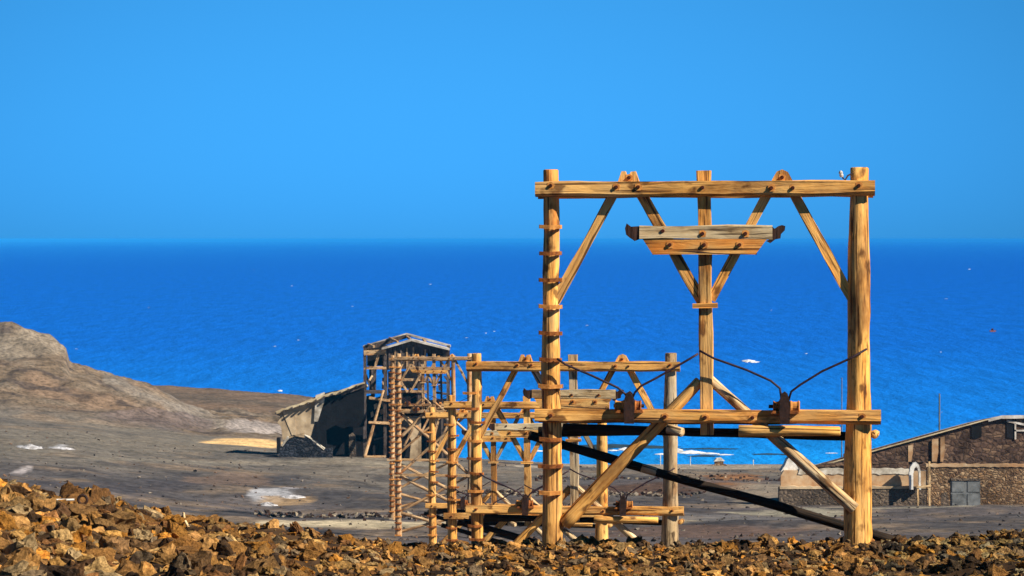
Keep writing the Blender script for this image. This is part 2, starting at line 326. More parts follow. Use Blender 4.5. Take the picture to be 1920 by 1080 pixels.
def ell(px, py, cx, cy, rx, ry, n=0.0):
    v = ((px-cx)/rx)**2+((py-cy)/ry)**2
    return max(0.0, min(1.0, (1.25-v+n)*2.2))
def lerp(a, b_, t): return tuple(a[i]+(b_[i]-a[i])*t for i in range(3))
def ground_col(px, py, x, d):
    n1 = fbm(x, d, 7, 5, 21); n2 = fbm(x, d*0.6, 16, 4, 33); n3 = fbm(x, d, 2.2, 4, 41)
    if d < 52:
        return lerp((0.03, 0.017, 0.009), (0.10, 0.055, 0.026), max(0, min(1, 0.5+n3)))  # brown earth, darkened to paint the shade in gaps between rocks
    c = (0.19, 0.165, 0.138)
    c = lerp(c, (0.125, 0.108, 0.108), max(0, min(1, (285-d)/60)))
    c = lerp(c, (0.085, 0.077, 0.078), max(0, min(1, 0.3+1.8*n2)))
    c = lerp(c, (0.25, 0.185, 0.13), max(0, min(0.8, (n1-0.1)*2.2)))
    if d < 300:
        c = lerp(c, (0.06, 0.055, 0.058), max(0, min(0.8, (fbm(x, d*0.5, 5, 4, 55)-0.1)*2)))
    n = n1*0.9
    k = max(0, min(1, (py-780)/40))*max(0, min(1, (880-py)/40))*max(0, min(1, (560-px)/100))
    c = lerp(c, (0.20, 0.175, 0.14), 0.75*k)                               # smooth ash slope on the left
    c = lerp(c, (0.26, 0.23, 0.185), ell(px, py, 560, 866, 420, 5, n)*0.6)
    if d > 355 and px < 500: pass
    for (cx, cy, rx, ry, col, a) in [
        (880, 984, 400, 5, (0.55, 0.46, 0.31), .9), (680, 982, 190, 5.5, (0.6, 0.5, 0.34), .8),
        (512, 932, 44, 9, (0.42, 0.42, 0.45), 1), (548, 922, 26, 5, (0.42, 0.40, 0.43), 1), (545, 938, 60, 6, (0.42, 0.28, 0.15), .8),
        (58, 839, 22, 4, (0.45, 0.45, 0.48), 1), (112, 839, 20, 3, (0.45, 0.45, 0.48), 1), (40, 882, 20, 3, (0.5, 0.45, 0.45), .8),
        (1380, 905, 60, 14, (0.26, 0.13, 0.06), 1), (1200, 915, 130, 10, (0.10, 0.055, 0.035), .9), (1420, 925, 60, 22, (0.34, 0.28, 0.21), .6),
        (1500, 962, 130, 5, (0.36, 0.33, 0.25), .8), (1270, 874, 260, 4.5, (0.36, 0.31, 0.25), 1), (1700, 952, 260, 4, (0.40, 0.36, 0.28), .7),
        (1260, 905, 260, 5, (0.12, 0.11, 0.115), .7), (1000, 925, 160, 5, (0.28, 0.26, 0.22), .6),
        (1300, 975, 200, 8, (0.20, 0.19, 0.19), .6), (1300, 1000, 220, 9, (0.16, 0.10, 0.075), .7),
        (420, 905, 90, 12, (0.22, 0.15, 0.11), .6), (180, 912, 200, 9, (0.075, 0.068, 0.075), .8), (880, 940, 150, 12, (0.09, 0.075, 0.072), .6),
        (760, 872, 130, 4, (0.30, 0.26, 0.20), .7), (820, 895, 130, 10, (0.13, 0.115, 0.105), .7)]:
        if d > 110 and d < 372: c = lerp(c, col, a*ell(px, py, cx, cy, rx, ry, n))
    if 362 < d < 396: c = lerp(c, (0.92, 0.60, 0.27), ell(px, py, 452, 834, 80, 12, n*0.4))
    if d > 384 and px < 700:
        h = (0.19, 0.14, 0.095)
        h = lerp(h, (0.22, 0.175, 0.13), max(0, min(1, 0.2+n1*1.6)))
        h = lerp(h, (0.22, 0.15, 0.10), max(0, min(1, (fbm(x, d, 13, 4, 61)-0.05)*2.4)))
        h = lerp(h, (0.075, 0.058, 0.05), max(0, min(0.85, (fbm(x, d*1.3, 5, 5, 71)-0.16)*3)))
        h = lerp(h, (0.34, 0.29, 0.225), 0.45*ell(px, py, 60, 640, 90, 28, n))
        h = lerp(h, (0.45, 0.41, 0.36), ell(px, py, 330, 745-(330-px)*0.28 if False else 745+(px-330)*0.38+0, 130, 16, n) if False else 0)
        lim = 712+(px-250)*0.42                                           # pale spur running down to the beach
        h = lerp(h, (0.27, 0.23, 0.19), max(0, min(1, 1-abs(py-lim-12)/16+n*0.8)) if 190 < px < 440 and d < 450 else 0)
        h = lerp(h, (0.15, 0.115, 0.105), 0.8*ell(px, py, 280, 792, 110, 22, n))
        h = lerp(h, (0.32, 0.275, 0.25), ell(px, py, 475, 800, 55, 15, n) if d < 460 else 0)
        if d > 462: h = lerp(h, lerp((0.13, 0.10, 0.075), (0.20, 0.135, 0.09), max(0, min(1, 0.4+n2*1.5))), 0.85)
        t = max(0, min(1, (d-384)/10)); c = lerp(c, h, t)
    return c
V = []; C = []; nx = len(cpx)
for d in ds:
    zs = zbase(cpx, np.full(nx, d))
    for k_, px in enumerate(cpx):
        x = (px-960)/F*d; z = zs[k_]; py = 448+(EYE-z)/d*F
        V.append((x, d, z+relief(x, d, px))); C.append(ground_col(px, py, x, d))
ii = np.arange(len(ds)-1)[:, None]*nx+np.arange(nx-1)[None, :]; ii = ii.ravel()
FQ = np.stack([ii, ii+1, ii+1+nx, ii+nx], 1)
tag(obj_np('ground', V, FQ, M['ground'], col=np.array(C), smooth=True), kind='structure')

# far wide ground skirt so that the land does not stop at the frame's sides
def sheet(name, x0, x1, y0, y1, z, m, kind='structure'):
    bm = bmesh.new(); vs_ = [bm.verts.new(p) for p in ((x0, y0, z), (x1, y0, z), (x1, y1, z), (x0, y1, z))]; bm.faces.new(vs_)
    return tag(obj_bm(name, bm, m), kind=kind)
sheet('sea', -60000, 60000, 330, 90000, 0.0, M['sea'])

# ------------------------------------------------------------------ mesh pieces
def frame_mat(p0, p1):
    p0 = Vector(p0); p1 = Vector(p1); z = (p1-p0).normalized()
    y = Vector((0, 1, 0)) if abs(z.y) < 0.9 else Vector((0, 0, 1))
    y = (y-z*y.dot(z)).normalized(); x = y.cross(z)
    return Matrix(((x.x, y.x, z.x, p0.x), (x.y, y.y, z.y, p0.y), (x.z, y.z, z.z, p0.z), (0, 0, 0, 1))), (p1-p0).length
def log_bm(L_, r0, r1, seg=14, wob=0.06, seed=0, step=0.16):
    bm = bmesh.new(); n = max(2, int(L_/step)); rings = []
    for i in range(n+1):
        t = i/n; r = r0+(r1-r0)*t; ring = []
        ox = wob*r*2*noise.noise((t*L_*0.5, seed*3.1, 0)); oy = wob*r*2*noise.noise((t*L_*0.5, seed*3.1, 9))
        for k in range(seg):
            a = 2*math.pi*k/seg
            rr = r*(1+wob*1.3*noise.noise((math.cos(a)*1.4, math.sin(a)*1.4+seed, t*L_*1.1))+wob*0.6*noise.noise((math.cos(a)*3, math.sin(a)*3+seed, t*L_*4)))
            ring.append(bm.verts.new((ox+rr*math.cos(a), oy+rr*math.sin(a), t*L_)))
        rings.append(ring)
    for i in range(n):
        for k in range(seg):
            bm.faces.new((rings[i][k], rings[i][(k+1) % seg], rings[i+1][(k+1) % seg], rings[i+1][k]))
    for ring, dz, rev in ((rings[0], -0.006, True), (rings[-1], 0.012, False)):
        inner = [bm.verts.new((v.co.x*0.86, v.co.y*0.86, v.co.z+dz)) for v in ring]
        for k in range(seg):
            bm.faces.new((ring[k], ring[(k+1) % seg], inner[(k+1) % seg], inner[k]))
        bm.faces.new(inner if not rev else inner[::-1])
    return bm
def prism_bm(sec, L_, step=0.25, wob=0.004, seed=0):
    """section [(x,y)..] swept along z with slight unevenness"""
    bm = bmesh.new(); n = max(1, int(L_/step)); rings = []
    for i in range(n+1):
        t = i/n; ring = []
        for k, (x, y) in enumerate(sec):
            ring.append(bm.verts.new((x+wob*noise.noise((t*L_*1.3, k*0.7+seed, 1)), y+wob*noise.noise((t*L_*1.3, k*0.7+seed, 7)), t*L_)))
        rings.append(ring)
    m_ = len(sec)
    for i in range(n):
        for k in range(m_):
            bm.faces.new((rings[i][k], rings[i][(k+1) % m_], rings[i+1][(k+1) % m_], rings[i+1][k]))
    bm.faces.new(rings[0][::-1]); bm.faces.new(rings[-1]); return bm
def sect(w_, t_, ch=0.008, low=0.0):
    """rectangle w_ (local x) by t_ (depth); 'low' is a deep chamfer on the +x front edge (the lower one of a level beam)"""
    a, b_ = w_/2, t_/2
    c = max(low, ch)
    return [(-a+ch, -b_), (a-c, -b_), (a, -b_+c), (a, b_-ch), (a-ch, b_), (-a+ch, b_), (-a, b_-ch), (-a, -b_+ch)]
SEED = [0]
def member(name, p0, p1, m, parent, r=None, r1=None, w=None, t=None, low=0.0, wob=None, step=None):
    SEED[0] += 1; mt, L_ = frame_mat(p0, p1)
    if r is not None: bm = log_bm(L_, r, r1 if r1 is not None else r, seed=SEED[0], wob=wob if wob is not None else 0.15, step=step or 0.16)
    else: bm = prism_bm(sect(w, t, 0.007, low), L_, seed=SEED[0], wob=wob if wob is not None else 0.022, step=step or 0.25)
    return obj_bm(name, bm, m, parent, mt, smooth=r is not None)
def plate(name, pts, y0, y1, m, parent, matrix=None):
    """polygon pts in the x-z plane, from depth y0 to y1"""
    bm = bmesh.new(); a = [bm.verts.new((x, y0, z)) for x, z in pts]; b_ = [bm.verts.new((x, y1, z)) for x, z in pts]
    bm.faces.new(a); bm.faces.new(b_[::-1]); n = len(pts)
    for k in range(n): bm.faces.new((a[k], a[(k+1) % n], b_[(k+1) % n], b_[k]))
    return obj_bm(name, bm, m, parent, matrix)
def tube(name, pts, r, m, parent, seg=8):
    bm = bmesh.new(); rings = []; pts = [Vector(p) for p in pts]
    for i, p in enumerate(pts):
        d = (pts[min(i+1, len(pts)-1)]-pts[max(i-1, 0)]).normalized()
        u = d.cross(Vector((0, 1, 0.01))).normalized(); v = d.cross(u)
        rings.append([bm.verts.new(p+r*(u*math.cos(2*math.pi*k/seg)+v*math.sin(2*math.pi*k/seg))) for k in range(seg)])
    for i in range(len(pts)-1):
        for k in range(seg): bm.faces.new((rings[i][k], rings[i][(k+1) % seg], rings[i+1][(k+1) % seg], rings[i+1][k]))
    bm.faces.new(rings[0][::-1]); bm.faces.new(rings[-1])
    return obj_bm(name, bm, m, parent, smooth=True)
def cyl(name, p0, p1, r, m, parent, seg=14, prof=None):
    mt, L_ = frame_mat(p0, p1); bm = bmesh.new(); rings = []
    for t, q in (prof or [(0, 1), (1, 1)]):
        rings.append([bm.verts.new((r*q*math.cos(2*math.pi*k/seg), r*q*math.sin(2*math.pi*k/seg), t*L_)) for k in range(seg)])
    for i in range(len(rings)-1):
        for k in range(seg): bm.faces.new((rings[i][k], rings[i][(k+1) % seg], rings[i+1][(k+1) % seg], rings[i+1][k]))
    bm.faces.new(rings[0][::-1]); bm.faces.new(rings[-1])
    return obj_bm(name, bm, m, parent, mt)

# ------------------------------------------------------------------ cableway gantry
def g(px, py, y=0.0): return Vector(((px-1321)/150.0, y, (1018-py)/150.0))
def bolts(lst, y, root):
    for px, py in lst:
        b0 = cyl('bolt', g(px, py, y+0.02), g(px, py, y-0.026), 0.034, M['bolt'], root, 8, [(0, 1.15), (0.35, 1.15), (0.36, 0.75), (1, 0.6)])
        # rusty washer plate behind the head
        sx = 0.047
        plate('washer', [(-sx, -0.03), (-sx*.4, -0.046), (sx*0.8, -0.04), (sx, 0.02), (sx*.2, 0.046), (-sx*0.8, 0.035)], 0, 0.006, M['rustbr'], b0,
              b0.matrix_basis.inverted() @ Matrix.Translation(g(px, py, y-0.004)))
def ladder_rungs(root, ys, cx=1032, hw=22, yf=-0.115):
    th = 0.024 if hw < 28 else 0.035; yf = yf if hw < 28 else -0.16
    for i, py in enumerate(ys):
        tl = random.uniform(-2.0, 2.0); s = hw+random.uniform(-1.5, 1.5)
        # a bent staple: two shanks in the post and a bar standing off its face
        s -= 1.5; c = [g(cx-s, py+tl*0.5, yf+0.06), g(cx-s+2, py+tl*0.4, yf-0.035), g(cx, py+1, yf-0.06), g(cx+s-2, py-tl*0.4, yf-0.035), g(cx+s, py-tl*0.5, yf+0.06)]
        bm = bmesh.new(); rings = []
        for p in c:
            rings.append([bm.verts.new(p+Vector(q)) for q in ((0, -0.022, -th), (0, 0.022, -th), (0, 0.022, th), (0, -0.022, th))])
        for a in range(4):
            for k in range(4): bm.faces.new((rings[a][k], rings[a][(k+1) % 4], rings[a+1][(k+1) % 4], rings[a+1][k]))
        bm.faces.new(rings[0][::-1]); bm.faces.new(rings[-1]); obj_bm('rung', bm, M['rust'] if i % 3 else M['rustbr'], root)

def roller_set(root, px, py, flip):
    """iron bracket astride the lower beam carrying two short rollers"""
    s = -1 if flip else 1
    br = plate('roller_bracket', [((px+dx-1321)/150, (1018-py-dy)/150) for dx, dy in ((-9, 36), (9, 36), (10, 8), (7, -14), (3, -20), (-4, -19), (-8, -10), (-10, 8))], -0.36, -0.30, M['dark'], root)
    plate('cheek_plate', [((px+dx-1321)/150, (1018-py-dy)/150) for dx, dy in ((-8, 34), (8, 34), (8, 4), (4, -16), (-4, -14), (-9, 4))], -0.10, -0.06, M['dark'], br)
    for a, b_, mm in ((-28, -9, M['rustbr']), (9, 22, M['rust'])):
        a, b_ = (a, b_) if not flip else (-b_, -a)
        cyl('roller', g(px+a, py+4, -0.2), g(px+b_, py+4, -0.2), 0.075, mm, br, 14, [(0, .8), (.1, 1), (.3, .82), (.7, .82), (.9, 1), (1, .8)])
    cyl('axle', g(px-30, py+4, -0.2), g(px+27, py+4, -0.2), 0.022, M['dark'], br, 8)
    plate('yoke', [((px+dx-1321)/150, (1018-py-dy)/150) for dx, dy in ((-12, 4), (12, 4), (9, -6), (5, -20), (0, -24), (-6, -20), (-10, -8))], -0.25, -0.15, M['dark'], br)
    plate('base_plate', [((px+dx-1321)/150, (1018-py-dy)/150) for dx, dy in ((-26, 16), (26, 16), (24, 11), (-22, 11))], -0.34, -0.02, M['rust'], br)

def gantry(name, label, extra=0.0, tall=False):
    root = empty(name, (0, 0, 0)); W = lambda n, a, b_, m, **k: member(n, a, b_, M['far' if tall and m in ('pole', 'beam', 'grey', 'pale') else m], root, **k)
    zb = -0.5-extra                                     # the posts go on into the ground
    pz = lambda px, y=0.0: Vector(((px-1321)/150.0, y, zb))
    if tall:
        W('post', Vector(((1033-1321)/150., 0, zb)), g(1033, 319), 'pole', r=0.175, r1=0.13, step=0.4)
        W('post', Vector(((1611-1321)/150., 0, zb)), g(1608, 316), 'pole', r=0.16, r1=0.12, step=0.4)
    else:
        W('post', pz(1034), g(1033, 319), 'pole', r=0.130, r1=0.096)
        W('post', pz(1612), g(1608, 316), 'pole', r=0.178, r1=0.118)
    W('king_post', g(1326, 815 if not tall else 900), g(1319.5, 320), 'beam', w=0.165, t=0.17)
    W('top_beam', g(1004.5, 355, -0.155), g(1638, 353, -0.155), 'beam', w=0.185, t=0.11, low=0.035)
    W('top_beam', g(1006, 358, 0.155), g(1636, 356, 0.155), 'beam', w=0.175, t=0.09, low=0.03)
    for a, b_, wd in (((1041, 566), (1150, 364), 0.115), ((1317, 566), (1203, 364), 0.135), ((1333, 562), (1438, 364), 0.115), ((1600, 568), (1488, 364), 0.12)):
        W('brace', g(*a), g(*b_), 'beam', w=wd, t=0.11)
    # blocks on the top beam where the braces meet
    plate('brace_head', [((x-1321)/150, (1018-y)/150) for x, y in ((1158, 345), (1160, 338), (1166, 321), (1173, 321), (1178, 337), (1183, 322), (1192, 321), (1198, 338), (1202, 345))], -0.1, 0.1, M['beam'], root)
    plate('brace_head', [((x-1321)/150, (1018-y)/150) for x, y in ((1443, 346), (1449, 334), (1456, 322), (1466, 318), (1477, 323), (1484, 336), (1489, 346))], -0.1, 0.1, M['beam'], root)
    bolts([(1180, 333)], -0.10, root); bolts([(1466, 333)], -0.10, root)
    bolts([(1034, 348), (1157, 351), (1198, 351), (1318, 352), (1446, 353), (1486, 353), (1608, 349)], -0.21, root)
    # double cross arm: a silvered plank with rotten ends over a shorter one
    ca = W('cross_arm_or_shade', g(1200, 436, -0.135), g(1448, 435, -0.135), 'grey', w=0.165, t=0.09)
    for s, x0, pts in ((1, 0, ((1201, 424), (1184, 425), (1176, 419), (1173, 428), (1175, 440), (1182, 446), (1187, 449), (1191, 452), (1201, 448))),
                    (-1, 0, ((1447, 424), (1452, 429), (1459, 424), (1466, 422), (1472, 424), (1471, 432), (1464, 439), (1463, 447), (1453, 449), (1444, 456), (1436, 452), (1447, 447)))):
        plate('rotten_end', [((x-1321)/150, (1018-y)/150) for x, y in pts], -0.172, -0.10, M['rotshade'], ca, ca.matrix_basis.inverted())
    HZ = Matrix(((0, 0, 1, 0), (0, 1, 0, 0), (-1, 0, 0, 0), (0, 0, 0, 1)))
    lo = plate('cross_arm_or_shade', [((y-1018)/150, (x-1321)/150) for x, y in ((1206, 448), (1438, 448), (1421, 471), (1416, 477), (1225, 477), (1221, 471))], -0.175, -0.095, M['beam'], root, HZ)
    arm_shade = W('cross_arm_or_shade', g(1224, 474, -0.125), g(1419, 474, -0.125), 'rotshade', w=0.035, t=0.09)  # dark strip painting the shadow under the lower cross arm
    bolts([(1244, 433), (1318, 438), (1398, 438), (1257, 459), (1321, 459), (1387, 459)], -0.178, root)
    W('cleat', g(1299, 573, -0.11), g(1346, 572, -0.11), 'beam', w=0.05, t=0.07)
    # lower beams, tie logs, struts
    W('lower_beam', g(1004, 779, -0.165), g(1649, 779, -0.165), 'beam', w=0.165, t=0.11, low=0.032)
    W('lower_beam', g(1008, 784, 0.165), g(1646, 784, 0.165), 'darklog', w=0.15, t=0.09)
    bolts([(1034, 779), (1248, 780), (1323, 781), (1411, 781), (1614, 778)], -0.22, root)
    W('tie_log', g(1052, 808, 0.30), g(1592, 820, 0.30), 'darklog', r=0.062, r1=0.055)
    W('tie_log', g(1004, 815, 0.44), g(1200, 813, 0.44), 'darklog', r=0.07, r1=0.05)
    W('tie_log', g(1386, 804, -0.24), g(1572, 806, -0.22), 'pole', r=0.07, r1=0.06)
    W('tie_log', g(1255, 803, -0.20), g(1280, 808, -0.30), 'pale', r=0.065, r1=0.06)
    W('log_end', g(1640, 814, 0.30), g(1637, 813, -0.02), 'pole', r=0.055, r1=0.05)
    W('strut', g(1056, 984, 0.03), g(1312, 716, 0.02), 'pole', r=0.092, r1=0.072)
    W('strut', g(1600, 950, -0.20), g(1330, 712, 0.02), 'pale', r=0.075, r1=0.06)
    roller_set(root, 1182, 756, False); roller_set(root, 1471, 756, True)
    for pts in ([(1310, 662), (1292, 673), (1235, 706), (1203, 723), (1192, 735), (1186, 748)],
                [(1046, 672), (1062, 683), (1110, 703), (1160, 726), (1174, 738), (1179, 748)],
                [(1312, 656), (1340, 671), (1400, 692), (1445, 712), (1462, 726), (1465, 748)],
                [(1623, 652), (1590, 671), (1540, 694), (1500, 719), (1483, 732), (1478, 748)]):
        tube('stay_rod', [g(x, y, -0.22 if i < len(pts)-1 else -0.2) for i, (x, y) in enumerate(pts)], 0.014, M['cable'], root)
    n = 11 if not tall else 11+int(extra/0.325)+1
    ladder_rungs(root, [425+49.9*i for i in range(n) if not (i in (7,) and not tall)], hw=24 if not tall else 30)
    if tall:                                            # the long legs of the high gantries are girted and cross-braced
        zz = -extra; lv = [(1018-779)/150., zz*0.38+0.2, zz*0.72, zz+0.4]
        L0, R0 = (1033-1321)/150., (1611-1321)/150.
        for z_ in lv[1:2]: W('girt', Vector((L0-0.3, -0.16, z_)), Vector((R0+0.3, -0.16, z_)), 'pole', w=0.14, t=0.09)
        for a, b_ in ((0, 1), (1, 2), (2, 3)):
            W('cross_brace', Vector((L0, 0.05, lv[a])), Vector((R0, 0.05, lv[b_])), 'pale', r=0.085, step=0.5)
            W('cross_brace', Vector((R0, 0.16, lv[a])), Vector((L0, 0.16, lv[b_])), 'pale', r=0.075, step=0.5)
    else:
        W('back_stay', g(985, 822, 0.50), g(1680, 1020, 0.62), 'darklog', r=0.055, r1=0.062)
        pt = W('pale_patch', g(1200, 882.5, 0.505), g(1226, 889.5, 0.508), 'grey', r=0.057, r1=0.057); pt.name = 'pale_patch'
    return root
def copy_tree(o, parent=None):
    c = o.copy(); COL.objects.link(c); c.parent = parent
    for ch in list(o.children): copy_tree(ch, c)
    return c
GRP = 'timber cableway gantries in a line towards the sea'
YAW = math.radians(-5)
first = gantry('timber_gantry', '')
base_d = [(1321, 1018, 40.0), (1075, None, 63.2), (988, None, 81.6), (925, None, 100.0)]
tops = [355, 687, 760, 779]
labels = ['largest and nearest timber gantry, its laddered left post standing on the rubble ridge',
          'second nearest timber gantry, its top beam running behind the left post of the largest one',
          'third timber gantry in the line, half hidden behind the second nearest one',
          'fourth and farthest of the low gantries, just before the two tall ones']
for i, (px, _, d) in enumerate(base_d):
    r = first if i == 0 else copy_tree(first)
    r.location = P(px, 0, d); r.location.z = EYE-(tops[i]-448)/F*d-(1018-355)/150.0
    r.rotation_euler = (0, 0, YAW+random.uniform(-0.01, 0.01)*(i > 0)); tag(r, labels[i], 'gantry', GRP)
    if i:                                               # the copies are weathered and skewed in their own way
        for ch in r.children:
            kind = ch.name.split('.')[0]
            if kind in ('brace', 'strut', 'rung', 'cross_arm_or_shade', 'top_beam'):
                q = 0.035 if kind == 'rung' else 0.012
                ch.rotation_euler.rotate_axis('Y' if kind == 'rung' else 'X', random.uniform(-q, q))
            if (kind in ('brace', 'king_post') and random.random() < 0.15) or (i == 1 and kind == 'post' and ch.matrix_basis.translation.x > 0):
                ch.material_slots[0].link = 'OBJECT'; ch.material_slots[0].material = M['greylog']
tall0 = gantry('tall_timber_gantry', '', extra=5.3, tall=True)
for i, (px, top, d) in enumerate(((814, 672, 171.0), (793, 674, 199.0))):
    r = tall0 if i == 0 else copy_tree(tall0)
    r.location = P(px, 0, d); r.location.z = EYE-(top-448)/F*d-(1018-355)/150.0
    r.rotation_euler = (0, 0, YAW)
    tag(r, ['nearer of the two tall cross braced gantries before the wooden loading tower',
            'farther of the two tall cross braced gantries, closest to the wooden loading tower'][i], 'gantry', GRP)
# a small insulator still hangs by the right post of the nearest gantry
pin = tube('insulator_pin', [g(1596, 326, -0.08), g(1588, 330, -0.1), g(1583, 338, -0.12), g(1579, 335, -0.12), g(1577, 328, -0.12)], 0.010, M['dark'], first)
cyl('insulator', g(1577, 333, -0.12), g(1574, 321, -0.12), 0.028, M['white'], pin, 10, [(0, .6), (.3, 1), (.5, .7), (.7, 1), (1, .5)])

# ------------------------------------------------------------------ rubble ridge
def rock_mesh(seed, big):
    rs = random.Random(seed); bm = bmesh.new()
    for _ in range(16 if big else 9):
        v = Vector((rs.gauss(0, 1), rs.gauss(0, 1), rs.gauss(0, 1))).normalized()*rs.uniform(0.65, 1.1)
        v.x *= rs.uniform(0.8, 1.2); v.z *= 0.75; bm.verts.new(v)
    r = bmesh.ops.convex_hull(bm, input=bm.verts)
    bmesh.ops.delete(bm, geom=[v for v in bm.verts if not v.link_faces], context='VERTS')
    if big:
        bmesh.ops.subdivide_edges(bm, edges=bm.edges[:], cuts=3, use_grid_fill=True)
        bmesh.ops.triangulate(bm, faces=bm.faces[:])
        for v in bm.verts:
            p = v.co; n_ = noise.fractal((p*1.9+Vector((seed*3.7, 0, 0))), 0.8, 2.2, 5)
            pit = max(0, noise.noise(p*2.6+Vector((0, seed*2.3, 4)))-0.12)
            v.co = p*(1+0.30*n_-0.9*pit)
    else: bmesh.ops.triangulate(bm, faces=bm.faces[:])
    bmesh.ops.recalc_face_normals(bm, faces=bm.faces)
    bm.verts.ensure_lookup_table(); bm.verts.index_update()
    return np.array([v.co[:] for v in bm.verts]), np.array([[v.index for v in f.verts] for f in bm.faces]), bm
smalls = [rock_mesh(100+i, False)[:2] for i in range(24)]
meds = [rock_mesh(300+i, True)[:2] for i in range(14)]
TONES = [(0.48, 0.25, 0.08), (0.32, 0.145, 0.05), (0.52, 0.29, 0.09), (0.22, 0.15, 0.085), (0.50, 0.31, 0.12), (0.14, 0.07, 0.03), (0.60, 0.25, 0.04), (0.40, 0.27, 0.13), (0.08, 0.045, 0.022), (0.05, 0.03, 0.018), (0.10, 0.05, 0.022), (0.22, 0.12, 0.05), (0.55, 0.27, 0.075), (0.62, 0.33, 0.09), (0.44, 0.22, 0.07)]
def rot_np(rs):
    q = rs.normal(size=4); q /= np.linalg.norm(q); a, b_, c, d = q
    return np.array([[a*a+b_*b_-c*c-d*d, 2*(b_*c-a*d), 2*(b_*d+a*c)], [2*(b_*c+a*d), a*a-b_*b_+c*c-d*d, 2*(c*d-a*b_)], [2*(b_*d-a*c), 2*(c*d+a*b_), a*a-b_*b_-c*c+d*d]])
def scatter(name, n, protos, size, region, seed, label, cat='rubble', tones=TONES, mat='rock', lift=0.15):
    rs = np.random.default_rng(seed); VV = []; FF = []; CC = []; o_ = 0
    for i in range(n):
        px, d = region(rs); x = (px-960)/F*d; s = size(rs, px)
        v, f = protos[rs.integers(len(protos))]; v = v @ rot_np(rs).T*s*np.array([1, 1, rs.uniform(0.6, 1.0)])
        v = v+np.array([x, d, ground_z(x, d)+s*lift]); VV.append(v); FF.append(f+o_); o_ += len(v)
        c = np.array(tones[rs.integers(len(tones))])*rs.uniform(0.45, 1.2)
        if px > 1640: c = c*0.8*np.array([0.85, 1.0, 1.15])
        CC.append(np.repeat(c[None, :], len(v), 0))
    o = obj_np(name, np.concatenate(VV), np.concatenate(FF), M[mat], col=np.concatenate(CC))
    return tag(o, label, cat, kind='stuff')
def reg_ridge(rs):
    return rs.uniform(-650, 2600) if rs.random() < 0.25 else rs.uniform(-60, 1980), 23.5+rs.random()**0.8*21
scatter('rubble', 17000, smalls, lambda rs, px: rs.uniform(0.02, 0.055)*(1.0+0.8*max(0, (500-px)/500)), reg_ridge, 1, 'small brown and ochre volcanic rubble covering the foreground ridge')
scatter('stone_rubble', 4200, meds, lambda rs, px: rs.uniform(0.05, 0.125)*(1.0+0.8*max(0, min(1, (700-px)/500))), reg_ridge, 2, 'fist sized jagged brown stones strewn over the foreground ridge')
# larger rocks, each a thing
big_me = []
for i in range(16):
    v, f, bm = rock_mesh(500+i, True)
    me = bpy.data.meshes.new('rock'); bm.to_mesh(me); me.materials.append(M['boulder']); big_me.append(me)
rs = random.Random(5); placed = []
def rock(x, y, s, me=None, label=None, flat=1.0, sink=0.1):
    o = bpy.data.objects.new('rock', me or rs.choice(big_me)); COL.objects.link(o)
    o.location = (x, y, ground_z(x, y)+s*sink+0.02); o.scale = (s, s*rs.uniform(0.8, 1.1), s*rs.uniform(0.7, 1.0)*flat)
    o.rotation_euler = (rs.uniform(-.5, .5), rs.uniform(-.5, .5), rs.uniform(0, 6.3))
    return tag(o, label or 'brown jagged volcanic rock lying among the rubble of the foreground ridge', 'rock', 'loose volcanic rocks on the foreground ridge')
tries = 0
while len(placed) < 250 and tries < 9000:
    tries += 1
    px = rs.uniform(-40, 1960); k = max(0, min(1, (720-px)/650))
    if rs.random() > 0.45+0.55*k: continue
    d = rs.uniform(29.5, 42.5); s = rs.uniform(0.09, 0.16)+k*rs.uniform(0.0, 0.27); x = (px-960)/F*d
    if any((x-a)**2+(d-b_)**2 < (0.75*(s+c))**2 for a, b_, c in placed): continue
    if abs(x-0.49) < 0.3 and abs(d-40) < .7: continue
    placed.append((x, d, s)); rock(x, d, s)
def at(px, d): return (px-960)/F*d, d
rock(*at(412, 39.6), 0.16, label='pale orange rounded block at the crest of the rubble ridge', flat=1.1, sink=0.5)
rock(*at(1433, 41.2), 0.14, label='rounded tan boulder on the ridge crest to the left of the right gantry post', flat=.9, sink=0.4)
rock(*at(1560, 37.6), 0.20, label='bright orange flat slab in the rubble in front of the right gantry post', flat=.5, sink=0.3)
rock(*at(1190, 41.0), 0.13, label='grey pointed stone below the left strut, on the ridge crest', flat=1.2, sink=0.3)
# debris on the ridge
x, y = at(88, 36.6); z = EYE-(938-448)/F*36.6
tag(cyl('pipe', (x, y, z), (x+0.31, y+0.02, z+0.005), 0.012, M['white'], None, 8), 'thin straight white pipe lying across the rocks on the left', 'pipe')
bm = bmesh.new(); R_, r_ = 0.05, 0.016
for i in range(20):
    a = 2*math.pi*i/20
    for j in range(8):
        b_ = 2*math.pi*j/8; bm.verts.new(((R_+r_*math.cos(b_))*math.cos(a), r_*math.sin(b_), (R_+r_*math.cos(b_))*math.sin(a)))
bm.verts.ensure_lookup_table()
for i in range(20):
    for j in range(8): bm.faces.new([bm.verts[k] for k in (i*8+j, i*8+(j+1) % 8, ((i+1) % 20)*8+(j+1) % 8, ((i+1) % 20)*8+j)])
tag(obj_bm('iron_ring', bm, M['dark'], None, Matrix.Translation(P(155, 937, 36.6)), True), 'small black iron ring at the end of the white pipe', 'ring')
tag(tube('bent_stick', [P(344, 962, 37.2), P(346, 975, 37.1), P(354, 990, 37.0), P(368, 1003, 36.9), P(386, 1010, 36.85)], 0.016, M['pale'], None), 'pale bent stick standing out of the rubble on the left', 'stick')
# the felled log end right of the right post belongs to the back stay

